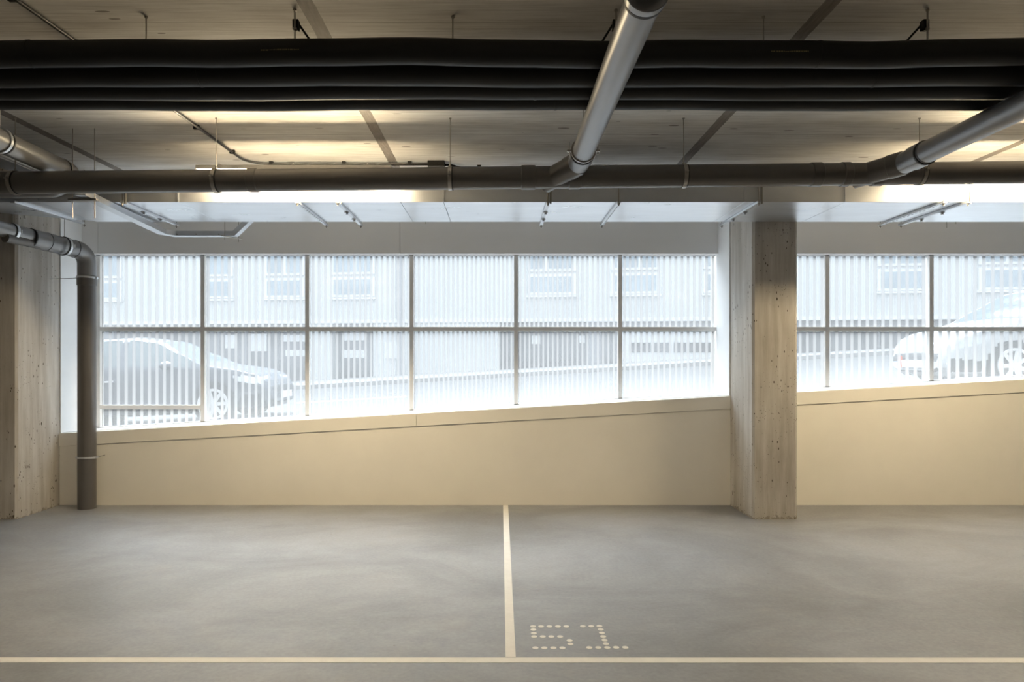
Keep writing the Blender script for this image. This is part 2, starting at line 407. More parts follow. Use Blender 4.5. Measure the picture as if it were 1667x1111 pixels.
# ------------------------------------------------------------------ windows
def window(name, X0, X1, muls, label, extra=None):
    base = V((X0+X1)/2, RW, min(sill(X0), sill(X1)))
    w = bpy.data.objects.new(name, None); COL.objects.link(w); w.location = base; ORG[w.name] = base
    w['kind'] = 'structure'; w['label'] = label; w['category'] = 'window'
    hw = 3.4; r0, r1 = RW-.004, RW+.006; ZT = (584-536)*RW; zb = lambda X: sill(X)+1.2
    for X in muls:
        obj('mullion', MB().prism([V(X-hw, r0, zb(X)), V(X+hw, r0, zb(X)), V(X+hw, r0, ZW), V(X-hw, r0, ZW)], (0, (r1-r0)*D, 0)), 'frame', w, smooth=False)
    cells = sorted([X0-hw] + muls + [X1+hw]); cells = [(a+hw, b-hw) for a, b in zip(cells[:-1], cells[1:]) if b-a > 3*hw]
    for a, b in cells:
        obj('transom', bx(a, b, r0, r1, ZT-hw, ZT+hw), 'frame', w, smooth=False)
        yz = [(ZT+hw, ZT+hw, ZW)]
        if extra and abs(a-extra[0]) < 30:
            obj('transom', bx(a, b, r0, r1, extra[1]-hw, extra[1]+hw), 'frame', w, smooth=False)
            yz += [(extra[1]+hw, extra[1]+hw, ZT-hw), (zb(a), zb(b), extra[1]-hw)]
        else: yz += [(zb(a), zb(b), ZT-hw)]
        for za, zb_, zt in yz:
            p = obj('pane', MB().prism([V(a, RW+.0015, za), V(b, RW+.0015, zb_), V(b, RW+.0015, zt), V(a, RW+.0015, zt)], (0, .0008*D, 0)), 'clear', w, smooth=False)
            p.data.materials.append(M['pane'])       # the frit is printed on the outer face
            for f in p.data.polygons:
                if f.normal.y > .9: f.material_index = 1
    mb = MB().prism([V(X0, r0, sill(X0)+.9), V(X1, r0, sill(X1)+.9), V(X1, r0, sill(X1)+2.2), V(X0, r0, sill(X0)+2.2)], (0, (r1-r0)*D, 0))
    obj('bottom_rail', mb, 'white', w, smooth=False)
    obj('top_rail', bx(X0, X1, r0, r1, ZW-1.6, ZW), 'white', w, smooth=False)
MULS = [(p-815)*RW for p in (162, 331.5, 501, 670.5, 840, 1009)]
window('window_1', -716, 372, MULS, 'long sloping window of striped translucent glass between the columns', (MULS[0]+3.4, -79*RW))
MULS2 = [(p-815)*RW for p in (1345, 1514, 1683, 1852, 2021, 2190)]
window('window_2', 443, XR, MULS2, 'window of striped translucent glass right of the front column')

# ------------------------------------------------------------------ columns
def column(X0, X1, label):
    c = 3.2; r0 = .912; cr = c/F
    pts = [V(X0+c, r0, -239), V(X1-c, r0, -239), V(X1, r0+cr, -239), V(X1, RB, -239), V(X0, RB, -239), V(X0, r0+cr, -239)]
    o = obj('concrete_column', MB().prism(pts, (0, 0, (ZC+239)*K)), 'column', smooth=False); tag(o, label, 'column', 'concrete columns')
column(-785, -718.2, 'raw concrete column at the left edge behind the bent grey drain pipe')
column(374.2, 441, 'raw concrete column standing between the two windows')

# ------------------------------------------------------------------ floor paint
def flat(X0, X1, r0, r1): return bx(X0, X1, r0, r1, -239, -238.8)
o = obj('painted_bay_line', flat(4, 12.1, .4912, .999), 'linepaint', smooth=False); tag(o, 'painted off-white bay line running from the wall to the aisle line', 'floor marking')
o = obj('painted_aisle_line', MB().prism([V(-1000, .4829, -239), V(1200, .4815, -239), V(1200, .4895, -239), V(-1000, .4912, -239)], (0, 0, .2*K)), 'linepaint', smooth=False)
tag(o, 'long off-white painted line across the bottom of the floor', 'floor marking')
bn = thing('painted_bay_number', V((940-815)*.525, .525, -239), 'dotted off-white number 51 painted on the floor right of the bay line', 'floor marking')
five = [(507,479),(559,479),(613,479),(668,479),(722,479),(509,500),(512,523),(514,545),(570,545),(625,545),(682,545),(743,569),(748,593),(522,618),(580,618),(638,618),(697,618)]
one = [(829,478),(883,478),(936,477),(944,499),(952,521),(960,544),(969,567),(978,591),(987,616),(870,616),(929,616),(1044,615),(1103,615)]
for pts, lb in ((five, 'digit 5 made of round painted dots'), (one, 'digit 1 made of round painted dots')):
    dg = bpy.data.objects.new('digit', None); COL.objects.link(dg); dg.parent = bn; dg['label'] = lb; ORG[dg.name] = ORG[bn.name]
    for zx, zy in pts:
        px = 740 + zx/3.969; py = 900 + zy/3.969; r = 239/(py-584); X = (px-815)*r; R = 2.6
        mb = MB().prism([V(X + R*math.cos(t*math.pi/10), r + R*math.sin(t*math.pi/10)/F, -239) for t in range(20)], (0, 0, .2*K))
        obj('dot', mb, 'linepaint', dg, smooth=False)

# ------------------------------------------------------------------ black insulated pipes
def wavy(seed, r, Z, amp):
    rnd = random.Random(seed); ph = [rnd.uniform(0, 6.28) for _ in range(4)]; pts = []
    for i in range(141):
        X = -1290 + 2890*i/140
        dz = amp*(math.sin(X/95+ph[0]) + .6*math.sin(X/41+ph[1]) + .25*math.sin(X/17+ph[2]))
        pts.append(V(X, r + .4*amp/F*math.sin(X/70+ph[3]), Z+dz))
    return pts
BP = [(.500, 248.5, 10.4, 11, 'frontmost and highest of the four black insulated pipes', 1.2),
      (.5275, 246.3, 12.3, 12, 'second from the front of the black insulated pipes, the thickest', .6),
      (.5540, 245.2, 11.4, 13, 'third from the front of the four black insulated pipes', .55),
      (.5790, 245.6, 11.2, 14, 'rearmost and lowest looking of the four black insulated pipes', .6)]
for (r, Z, R, sd, lb, amp) in BP:
    t = thing('insulated_pipe', V(150, r, Z), lb, 'pipe', 'black insulated pipes under the ceiling')
    path = wavy(sd, r, Z, amp)
    obj('insulation_sleeve', MB().tube(path, R*K, 28), 'foam', t)
    rnd = random.Random(sd*3)
    for k in range(5):
        i = int(140*(k+.5)/5 + rnd.uniform(-9, 9)); d = (path[i+1]-path[i]).normalized()
        obj('tape_joint', MB().ring(path[i], d, (R-.5)*K, (R+.28)*K, 2.2*K), 'foam', t)
    if sd == 11:
        for X0 in (((425-815)*.49), ((1257-815)*.49)):
            mb = MB(); i = 0; X = X0
            while X < X0 + 30:
                w = random.uniform(.5, 1.2); j = min(range(141), key=lambda q: abs(path[q].x - X*K))
                c = path[j]; a = math.radians(192)
                p = Vector((X*K, c.y + (R+.05)*K*math.cos(a), c.z + (R+.05)*K*math.sin(a)))
                mb.obox(p, Vector((w/2*K, 0, 0)), Vector((0, .02*K, 0)), Vector((0, 0, .55*K))); X += w + .45
            obj('printed_line', mb, 'ink', t, smooth=False)
places = {238: 'far left', 480: 'left', 737: 'left of centre', 1003: 'behind the centre branch pipe', 1243: 'right of the centre branch pipe', 1510: 'far right'}
for px, w in places.items():
    clamped = px in (480, 1003, 1510); r = .496 if clamped else .506
    X = (px-815)*r
    t = thing('rod_hanger', V(X, r, ZC), 'thin %sceiling rod holding the black insulated pipes, %s' % ('clamped ' if clamped else '', w), 'hanger', 'ceiling rods of the black insulated pipes')
    obj('threaded_rod', MB().tube([V(X, r, 253), V(X, r, ZC)], .75*K if clamped else .6*K, 10), 'rod', t)
    obj('ceiling_anchor', MB().tube([V(X, r, ZC-1.4), V(X, r, ZC)], 1.5*K, 6), 'rod', t)
    if clamped:
        obj('clamp_block', bx(X-2.4, X+2.4, r+.001, r+.006, 267, 275, .4), 'black', t)
        obj('nut', MB().tube([V(X, r, 265.5), V(X, r, 267)], 1.7*K, 6), 'rod', t)
        s = 1 if px < 815 else -1
        obj('angle_brace', MB().tube([V(X+s*2, r+.004, 272), V(X+s*11, r+.014, 260)], .9*K, 8), 'black', t)

# ------------------------------------------------------------------ main collector pipe with hangers
RM, RmR = .72, 13.0
def zmain(X):
    px = 815 + X/RM
    return (584 - (298 - 17*px/1667))*RM
def pm(X): return V(X, RM, zmain(X))
t = thing('hanging_drain_pipe', pm(0), 'long dark grey drain pipe running across under the ceiling in front of the duct', 'pipe')
obj('pipe', MB().tube([pm(-1295), pm(1605)], RmR*K, 48), 'pipe', t)
for p0, p1 in ((405, 420), (848, 872), (925, 945), (1318, 1336), (1368, 1382), (1418, 1436)):
    a, b = (p0-815)*RM, (p1-815)*RM
    e = 1.0
    obj('coupling', MB().tube([pm(a), pm(a+.8), pm(b-.8), pm(b)], [(RmR+.1)*K, (RmR+e)*K, (RmR+e)*K, (RmR+.1)*K], 48), 'pipe', t)
def wye(X0, Xb, rb, Zb):
    a = pm(X0); b = V(Xb, rb, Zb); d = (b-a); L = d.length; d.normalize()
    w = obj('wye_branch', MB().tube([a - d*14*K, a + d*(L*.62), a + d*(L*.62+.4*K), b + d*2*K], [12.8*K, 12.8*K, 13.6*K, 13.6*K], 40), 'pipe', t)
wye(62, 88, .6955, 221); wye(428, 455, .6955, 221)
hang = {25: 'at the far left', 352: 'left', 733: 'beside the black junction box', 1113: 'just right of the centre branch pipe', 1490: 'behind the right branch pipe'}
for px, w in hang.items():
    X = (px-815)*RM; c = pm(X)
    if px == 1490: X += 5; c = pm(X)
    t2 = thing('pipe_hanger', V(X, RM, ZC), 'rod clamp of the collector drain pipe, %s' % w, 'hanger', 'hangers of the collector pipe')
    obj('threaded_rod', MB().tube([c + Vector((0, 0, (RmR+1)*K)), V(X, RM, ZC)], .62*K, 10), 'rod', t2)
    obj('clamp_ring', MB().ring(c, (1, 0, 0), (RmR+.05)*K, (RmR+1.25)*K, 4.2*K), 'rod', t2)
    obj('rubber_lining', MB().ring(c + Vector((2.6*K, 0, 0)), (1, 0, 0), (RmR+.02)*K, (RmR+.7)*K, 2.*K), 'rubber', t2)
    for s in (-1, 1):
        cc = c + Vector((0, s*(RmR+2.4)*K, 1.5*K))
        obj('clamp_bolt', MB().tube([cc - Vector((0, 0, 3*K)), cc + Vector((0, 0, 3*K))], .9*K, 8), 'rod', t2)
        obj('clamp_lug', MB().obox(cc, Vector((1.6*K, 0, 0)), Vector((0, 1.8*K, 0)), Vector((0, 0, .8*K))), 'rod', t2)
    obj('rod_socket', MB().tube([c + Vector((0, 0, (RmR+.8)*K)), c + Vector((0, 0, (RmR+3.4)*K))], 1.3*K, 8), 'rod', t2)
    obj('ceiling_anchor', MB().tube([V(X, RM, ZC-1.2), V(X, RM, ZC)], 1.4*K, 6), 'rod', t2)

# branch pipes towards the camera
def branch(Xb, label, near, extra):
    Zb = 220.5; Rb = 11.7
    t = thing('branch_drain_pipe', V(Xb, .5, Zb), label, 'pipe')
    d45 = V(Xb, .6955, Zb) - pm(Xb-26); d45.normalize()
    k = V(Xb, .6955, Zb)
    elb = fillet([k - d45*9*K, k, V(Xb, .655, Zb)], 20*K, 8)
    obj('elbow', MB().tube(elb, 12.2*K, 40), 'pipe_b', t)
    obj('elbow_socket', MB().tube([V(Xb, .676, Zb), V(Xb, .675, Zb), V(Xb, .659, Zb), V(Xb, .658, Zb)], [12.3*K, 13.3*K, 13.3*K, 12.3*K], 40), 'pipe_b', t)
    obj('sealing_ring', MB().ring(V(Xb, .6575, Zb), (0, 1, 0), 11.9*K, 13.3*K, 2.*K), 'rubber', t)
    obj('pipe', MB().tube([V(Xb, .66, Zb), V(Xb, near, Zb)], Rb*K, 48), 'pipe_b', t)
    return t
t = branch(88, 'grey drain pipe coming toward the viewer from the centre of the collector pipe', .372, 0)
obj('socket', MB().tube([V(88, .3745, 221), V(88, .3735, 221), V(88, .370, 221), V(88, .3675, 221), V(88, .367, 221)], [12*K, 13.4*K, 13.8*K, 13.8*K, 13.2*K], 48), 'pipe_b', t)
obj('sealing_ring', MB().ring(V(88, .3755, 221), (0, 1, 0), 11.6*K, 13.2*K, 2.4*K), 'rubber', t)
obj('narrow_pipe', MB().tube(fillet([V(88, .36, 221), V(88, .2, 223), V(88, .2, ZC)], 20*K), 10.4*K, 40), 'pipe_b', t)
t2 = thing('pipe_hanger', V(88, .652, ZC), 'clamp with two upright bolts round the centre branch pipe at its elbow', 'hanger', 'hangers of the branch pipes')
obj('clamp_ring', MB().ring(V(88, .652, 221), (0, 1, 0), 12*K, 13.4*K, 3.4*K), 'rod', t2)
for s in (-1, 1):
    X = 88 + s*15.2
    obj('clamp_bolt', MB().tube([V(X, .652, 217), V(X, .652, 230)], .55*K, 8), 'rod', t2)
    obj('clamp_lug', bx(X-2.2, X+1.8, .650, .654, 219.5, 221.2), 'rod', t2)
obj('threaded_rod', MB().tube([V(88, .652, 234), V(88, .652, ZC)], .55*K, 8), 'rod', t2)
t = branch(455, 'thick grey drain pipe slanting in from the right edge to the collector pipe', .34, 0)
obj('bend', MB().tube(fillet([V(455, .345, 221), V(455, .30, 221), V(455, .30, ZC)], 20*K), 12.4*K, 40), 'pipe_b', t)
# upper-left branch passing over the collector and turning left behind it
t = thing('branch_drain_pipe', V(-538, .70, 234), 'grey drain pipe at the upper left passing over the collector pipe', 'pipe')
pth = fillet([V(-1000, .625, 236), V(-538, .625, 235), V(-538, .772, 232), V(-570, .785, 218), V(-1250, .785, 213)], 22*K, 9)
obj('pipe', MB().tube(pth, 12.4*K, 40), 'pipe_b', t)
obj('seam_ring', MB().ring(V(-538, .752, 232.4), (0, 1, 0), 12.3*K, 12.9*K, 1.6*K), 'rubber', t)
t2 = thing('pipe_hanger', V(-538, .657, ZC), 'bright clamp round the upper left branch pipe at the left edge', 'hanger', 'hangers of the branch pipes')
obj('clamp_ring', MB().ring(V(-538, .660, 234.3), (0, 1, 0), 12.5*K, 14*K, 3.4*K), 'galv', t2)
obj('rubber_lining', MB().ring(V(-538, .6645, 234.3), (0, 1, 0), 12.4*K, 13.3*K, 1.6*K), 'rubber', t2)
obj('threaded_rod', MB().tube([V(-538, .660, 248), V(-538, .660, ZC)], .6*K, 8), 'rod', t2)

# ------------------------------------------------------------------ duct
ZD0, ZD1, RD0, RD1 = 203, 238, .797, .912
t = thing('ventilation_duct', V(400, (RD0+RD1)/2, ZD0), 'wide galvanised ventilation duct with shiny underside above the windows', 'duct')
cuts = [-600] + [(p-815)*RD0 for p in (290, 652, 722, 1005, 1212, 1376, 1545, 1790, 2050)] + [1606]
for a, b in zip(cuts[:-1], cuts[1:]):
    obj('duct_section', bx(a+.25, b-.25, RD0, RD1, ZD0, ZD1, .35), 'duct', t, smooth=False)
obj('duct_reducer', MB().prism([V(-600.3, RD0, ZD0), V(-600.3, RD1-.006, ZD0), V(-712, .85, ZD0), V(-840, .833, ZD0), V(-1290, .833, ZD0), V(-1290, RD0+.003, ZD0), V(-800, RD0+.003, ZD0)], (0, 0, (ZD1-ZD0-2)*K)), 'duct', t, smooth=False)
for c in cuts[1:-1]:
    obj('joint_flange', bx(c-.9, c+.9, RD0-.0012, RD0, ZD0+.3, ZD1), 'duct', t, smooth=False)
specs = [(207, 1, 'two clips, beside the sloping cable tray'), (488, 0, 'perforated, left one of the left pair'), (553, 1, 'two clips, right one of the left pair'),
         (891, 1, 'two clips, below the centre branch junction'), (1005, 0, 'perforated, right of the centre branch junction'), (1230, 1, 'two clips, in front of the right column'),
         (1527, 0, 'perforated, left one of the right pair'), (1566, 1, 'two clips, right one of the right pair')]
ZT = ZC + .3
for px, clips, w in specs:
    X = (px-815)*.80; h = 2.3
    t = thing('hanging_strut', V(X, .857, ZD0), 'steel strut carrying the ventilation duct from below: %s' % w, 'bracket', 'struts under the duct')
    r0, r1 = .787, .925
    prof = [(-h, 0), (h, 0), (h, 3), (h-.6, 3), (h-.6, .6), (-h+.6, .6), (-h+.6, 3), (-h, 3)]
    prof = [(a*K, b*K) for a, b in prof]
    if clips:
        obj('channel', MB().sweep(prof, [V(X, r0, ZD0-3.4), V(X, r1, ZD0-3.4)]), 'galv', t, smooth=False)
        for q in (.36, .66):
            r = r0 + (r1-r0)*q
            obj('pipe_clip', MB().tube([V(X+.6, r, ZD0-7.), V(X+.6, r, ZD0-3.2)], [1.9*K, 1.4*K], 12), 'galv', t)
            obj('clip_foot', bx(X-2.8, X+3.4, r-.0016, r+.0016, ZD0-4.6, ZD0-3.5), 'galv', t, smooth=False)
    else:
        obj('channel', MB().sweep(prof, [V(X, r0, ZD0-3.4), V(X, r1, ZD0-3.4)]), 'galv', t, smooth=False)
        for q in range(16):
            r = r0 + .008 + (r1-r0-.016)*q/15
            mb = MB().obox(V(X+1.1, r, ZD0-3.45), Vector((.55*K, 0, 0)), Vector((0, 2.0*K, 0)), Vector((0, 0, .08*K)))
            obj('slot', mb, 'black', t, smooth=False)
    obj('top_channel', bx(X-h, X+h, r0, r1, ZD1+.1, ZD1+2.6), 'galv', t, smooth=False)
    for r, zt in ((r0+.003, ZD1+3.4), (r1-.003, ZT)):
        obj('threaded_rod', MB().tube([V(X, r, ZD0-7), V(X, r, zt)], .72*K, 8), 'rod', t)
        obj('nut', MB().tube([V(X, r, ZD0-5.2), V(X, r, ZD0-3.5)], 1.7*K, 6), 'rod', t)
    if clips: obj('side_rail', bx(X+2.6, X+4.6, r0+.002, r0+.005, ZD0-4, ZD1+.2), 'rod', t, smooth=False)

# ------------------------------------------------------------------ luminaires
def lamp(X0, X1, r, Zb, label, strips=True, tube='tube'):
    t = thing('batten_lamp', V((X0+X1)/2, r, Zb), label, 'lamp', 'fluorescent batten lamps')
    obj('housing', bx(X0, X1, r-.0068, r+.0068, Zb+5.2, Zb+10.5, .8), 'lampwhite', t, smooth=False)
    obj('diffuser', bx(X0+3, X1-3, r-.0046, r+.0046, Zb-.3, Zb+5.2, 1.2), tube, t)
    for X in (X0+1.5, X1-1.5): obj('end_cap', bx(X-1.4, X+1.4, r-.004, r+.004, Zb-.5, Zb+6, .5), 'lampwhite', t, smooth=False)
    for q in (.12, .5, .88):
        X = X0 + (X1-X0)*q
        obj('hanging_clip', MB().tube([V(X-2.5, r-.0045, Zb+10), V(X-1.3, r-.003, Zb+13), V(X, r, Zb+10.6), V(X+1.3, r+.003, Zb+13), V(X+2.5, r+.0045, Zb+10)], .4*K, 6), 'rod', t)
    for q in (.12, .88):
        X = X0 + (X1-X0)*q
        obj('mounting_arm', MB().box(V(X-2, r-.003, max(Zb+10.5, ZD1)), V(X+2, RD0+.01, max(Zb+10.5, ZD1)+1.2)), 'rod', t, smooth=False)
    return t
lamp(-377, -135, .765, 229, 'lit warm batten lamp behind the collector pipe at the left')
lamp(535, 777, .765, 231, 'lit warm batten lamp behind the collector pipe at the right edge')
#lamp(-1090, -848, .765, 236, 'lit warm batten lamp left of the frame behind the collector pipe')
# added fill lamps, unseen: battens with white reflectors on the ceiling behind the viewpoint
def added_fill_lamp(X, Y_r, label, power):
    t = thing('added_ceiling_batten', V(X, Y_r, ZC), label, 'lamp', 'added ceiling battens behind the viewpoint')
    obj('reflector', bx(X-115, X+115, Y_r-.010, Y_r+.010, ZC-6, ZC, .8), 'lampwhite', t, smooth=False)
    L = bpy.data.lights.new('fill_light', 'AREA'); L.shape = 'RECTANGLE'; L.size = 225*K; L.size_y = 18*K
    L.energy = power; L.color = (1.0, .84, .63)
    lo = bpy.data.objects.new('fill_light', L); COL.objects.link(lo); lo.parent = t
    lo.location = (0, 0, -7*K)
P_FILL = 42  # power of the added lamps behind the camera
for X, side in ((-520, 'left'), (130, 'middle'), (780, 'right')):
    for r, row in ((-.06, 'nearest'), (-.62, 'rear')):
        added_fill_lamp(X, r, 'added white ceiling fill lamp behind the viewpoint, %s of the %s row' % (side, row), P_FILL)

# ------------------------------------------------------------------ conduits, junction box, trays
t = thing('cable_conduit', V(-370, .7, ZC), 'thin conduit running along the ceiling and bending right into the black junction box', 'conduit')
zc = ZC-3.2
pth = fillet([V(-384, .30, zc), V(-366, .70, zc), V(-361, .878, zc), V(-92, .8785, zc)], 30*K, 8)
obj('tube', MB().tube(pth, 1.7*K, 12), 'steelpipe', t)
cl = [V(-367.5, .742, zc), V(-362.5, .83, zc), V(-378, .476, zc)]
for c in cl: obj('saddle_clip', MB().obox(c + Vector((0, 0, .6*K)), Vector((3.4*K, 0, 0)), Vector((0, 1.6*K, 0)), Vector((0, 0, 2.4*K))), 'black', t, smooth=False)
for px in (442, 560, 667):
    c = V((px-815)*.8785, .8785, zc)
    obj('saddle_clip', MB().obox(c + Vector((0, 0, .6*K)), Vector((2.6*K, 0, 0)), Vector((0, 3*K, 0)), Vector((0, 0, 2.4*K))), 'black', t, smooth=False)
obj('black_cable', MB().tube([V(-331, .8765, zc-2.4), V(-92, .8765, zc-2.4)], 1.0*K, 10), 'black', t)
t = thing('ceiling_junction_box', V(-92, .882, ZC), 'small black junction box on the ceiling beside a pipe hanger', 'box')
obj('box_body', bx(-104, -80, .873, .890, ZC-7.4, ZC+.4, .8), 'black', t, smooth=False)
obj('box_lid', bx(-103.6, -80.4, .8733, .8897, ZC-9, ZC-7.4, .5), 'steelpipe', t, smooth=False)
t = thing('cable_conduit', V(300, .896, ZC), 'thin black conduit running right from the junction box along the ceiling', 'conduit')
obj('tube', MB().tube(fillet([V(-80, .884, zc), V(-72, .884, zc), V(-60, .896, zc), V(1500, .896, zc)], 8*K), 1.5*K, 12), 'black', t)
for px in (780, 930, 1097, 1252, 1420, 1600):
    c = V((px-815)*.896, .896, zc)
    obj('saddle_clip', MB().obox(c + Vector((0, 0, .6*K)), Vector((2.6*K, 0, 0)), Vector((0, 3*K, 0)), Vector((0, 0, 2.4*K))), 'black', t, smooth=False)
# galvanised cable tray
def tray_prof(w, h, th=.7): return [(a*K, b*K) for a, b in ((-w, 0), (w, 0), (w, h), (w-th, h), (w-th, th), (-w+th, th), (-w+th, h), (-w, h))]
t = thing('cable_tray', V(-470, .95, 190), 'galvanised cable tray slanting under the duct, then bending along the window header', 'cable tray')
obj('channel', MB().sweep(tray_prof(6.5, 7.5), [V(-505.5, .738, 196.5), V(-517, .938, 190), V(-506, .955, 190), V(-411, .955, 190), V(-386, .955, 214), V(-372, .955, 236)]), 'galv', t, smooth=False)
for a, b in ((V(-513.7, .88, 191.9), V(-515.4, .91, 190.9)), (V(-480, .955, 190), V(-462, .955, 190))):
    obj('splice_plate', MB().sweep([(x*1.04, y - .12*K) for x, y in tray_prof(6.5, 7.5)], [a, b]), 'galv', t, smooth=False)
for X in (-500, -470, -435): obj('rail_bolt', MB().tube([V(X, .955-.0075, 192), V(X, .955-.0055, 192)], .9*K, 8), 'rod', t)
t = thing('tray_hanger', V(-510, .752, ZC), 'small trapeze of two rods and a crossbar holding the slanting cable tray', 'hanger', 'hangers of the cable tray')
for X in (-524, -497): obj('threaded_rod', MB().tube([V(X, .752, 172), V(X, .752, ZC)], .6*K, 8), 'rod', t)
obj('crossbar', bx(-528, -493, .749, .755, 192.8, 195.7, .3), 'rod', t, smooth=False)
t = thing('tray_hanger', V(-417, .955, ZC), 'pair of thin rods holding the cable tray end near the window header', 'hanger', 'hangers of the cable tray')
for X, r in ((-425, .9465), (-411, .9640)): obj('threaded_rod', MB().tube([V(X, r, 183), V(X, r, ZC)], .42*K, 8), 'rod', t)
obj('crossbar', MB().tube([V(-429, .944, 188.8), V(-407, .967, 188.8)], .9*K, 8), 'rod', t)
t = thing('cable_tray', V(-620, .80, 245), 'wide cream lit cable tray at the left edge above the collector pipe', 'cable tray')
obj('channel', MB().sweep(tray_prof(16, 8), [V(-626, .70, 245), V(-626, .99, 245)]), 'galv', t, smooth=False)
obj('edge_rail', MB().tube([V(-609, .70, 247), V(-609, .99, 247)], .8*K, 8), 'galv', t)
# pale rail under the duct at the left
t = thing('hanging_strut', V(-625, .85, ZD0), 'pale strut under the tapering left end of the duct', 'bracket', 'struts under the duct')
obj('channel', MB().sweep([(a*K*1.2, b*K) for a, b in ((-2.6, 0), (2.6, 0), (2.6, 2.6), (-2.6, 2.6))], [V(-628, .79, ZD0-2.7), V(-622, .914, ZD0-2.7)]), 'galv', t, smooth=False)
obj('threaded_rod', MB().tube([V(-622, .918, ZD0-6), V(-622, .918, ZT)], .6*K, 8), 'rod', t)
obj('nut', MB().tube([V(-622, .918, ZD0-4.5), V(-622, .918, ZD0-2.8)], 1.5*K, 6), 'rod', t)
# short rod ends showing behind the duct
for px, w in ((693, 'middle'), (1541, 'right'), (1556, 'far right')):
    X = (px-815)*.93
    o = obj('hanging_rod', MB().tube([V(X, .93, 204 if px != 1541 else 198), V(X, .93, ZT)], .5*K, 8), 'rod'); tag(o, 'bare rod end poking out below the duct back edge, %s' % w, 'rod', 'rod ends behind the duct')

# ------------------------------------------------------------------ downpipe at the left column
XD, rD, RDp = -660, .98, 13.6
t = thing('downpipe', V(XD, rD, -239), 'fat grey drain downpipe bending down in front of the wall beside the left column', 'pipe')
def slope(r): return V(-660 - (rD-r)/.115*30, r, 170 + (rD-r)/.115*7)
pth = fillet([slope(.93), V(XD, rD, 170), V(XD, rD, 120)], 21*K, 10)
obj('elbow', MB().tube(pth, RDp*K, 44), 'pipe_b', t)
obj('stack_pipe', MB().tube([V(XD, rD, 128), V(XD, rD, -239)], (RDp-.3)*K, 44), 'pipe', t)
obj('stack_socket', MB().tube([V(XD, rD, 132), V(XD, rD, 131), V(XD, rD, 117), V(XD, rD, 116)], [RDp*K, (RDp+.8)*K, (RDp+.8)*K, RDp*K], 44), 'pipe', t)
obj('sloping_pipe', MB().tube([slope(.893), slope(.935)], RDp*K, 44), 'pipe_b', t)
dd = slope(.95) - slope(.90)
for r in (.915, .958): obj('seam_ring', MB().ring(slope(r), dd, (RDp-.1)*K, (RDp+.35)*K, 1.0*K), 'rubber', t)
obj('sealing_ring', MB().ring(slope(.892), dd, 9.5*K, (RDp+.3)*K, 1.6*K), 'rubber', t)
up = Vector((0, 0, 2.4*K))
obj('inlet_pipe', MB().tube(fillet([V(-1290, .805, 186), slope(.805)+up, slope(.905)+up], 22*K, 9), 10.6*K, 40), 'pipe_b', t)
lo = Vector((3*K, 0, -9*K))
obj('lower_inlet', MB().tube([slope(.855)+lo, slope(.925)+lo*.6], 6.8*K, 32), 'pipe', t)
for r, lb, rad, off in ((.868, 'hanger clamp round the narrow inlet pipe at the left edge', 10.6, up), (.943, 'hanger clamp round the sloping drain pipe above the downpipe bend', RDp, Vector())):
    c = slope(r) + off
    t2 = thing('pipe_hanger', (c.x, c.y, (HC+ZC)*K), lb, 'hanger', 'hangers of the downpipe')
    obj('clamp_ring', MB().ring(c, dd, (rad+.1)*K, (rad+1.5)*K, 3.6*K), 'galv', t2)
    obj('rubber_lining', MB().ring(c - dd.normalized()*2.6*K, dd, (rad+.05)*K, (rad+.9)*K, 1.6*K), 'rubber', t2)
    obj('threaded_rod', MB().tube([c + Vector((0, 0, (rad+1)*K)), Vector((c.x, c.y, (HC+ZC)*K))], .5*K, 8), 'rod', t2)
    obj('clamp_bolt', MB().tube([c + Vector((rad+2.2, 0, -2))*K, c + Vector((rad+2.2, 0, 3))*K], .8*K, 8), 'galv', t2)
for Z, lb, wall in (((584-453)*.98, 'upper wall clamp round the downpipe with a rod to the left column', 0), ((584-745)*.98, 'lower wall clamp round the downpipe near the floor', 1)):
    t2 = thing('pipe_clamp', V(XD, rD, Z), lb, 'clamp', 'wall clamps of the downpipe')
    obj('clamp_ring', MB().ring(V(XD, rD, Z), (0, .06, 1), (RDp-.25)*K, (RDp+1.3)*K, 3.*K), 'galv', t2)
    for s in (-1, 1): obj('clamp_lug', bx(XD+s*(RDp+2)-1.6, XD+s*(RDp+2)+1.6, rD-.002, rD+.002, Z-1.2, Z+1.2), 'galv', t2, smooth=False)
    if wall: obj('wall_bolt', MB().tube([V(XD+RDp+2, rD, Z+.5), V(XD+RDp+2, 1.0, Z+.5)], .6*K, 8), 'rod', t2)
    else: obj('wall_bolt', MB().tube([V(-718.2, rD, Z-1.5), V(XD-RDp-.8, rD, Z)], .5*K, 8), 'rod', t2)

# ------------------------------------------------------------------ outside: street, building, cars
def zroad(X, r): return -131 + .0586*X + 57*(r-1.45)
RE = 2.42
def sheet(X0, X1, r0, r1, fz, th, nx=12):
    mb = MB(); vs = []; fs = []
    for i in range(nx+1):
        X = X0 + (X1-X0)*i/nx
        for r in (r0, r1):
            vs += [V(X, r, fz(X, r)), V(X, r, fz(X, r)-th)]
    for i in range(nx):
        a = 4*i; b = a+4
        fs += [(a, a+2, b+2, b), (a+1, b+1, b+3, a+3), (a, b, b+1, a+1), (a+2, a+3, b+3, b+2)]
    fs += [(0, 1, 3, 2), (4*nx, 4*nx+2, 4*nx+3, 4*nx+1)]
    return mb.add(vs, fs)
o = obj('road', sheet(-3200, 3600, RB+.005, RE, zroad, 30), 'asphalt', smooth=False); tag(o, 'grey asphalt street rising to the right outside the windows', 'road', kind='structure')
zk = lambda X, r: zroad(X, RE) + 16 + 10*(r-RE)
o = obj('pavement', sheet(-3200, 3600, RE, 3.35, zk, 60), 'kerb', smooth=False); tag(o, 'pale concrete pavement along the building across the street', 'pavement', kind='structure')
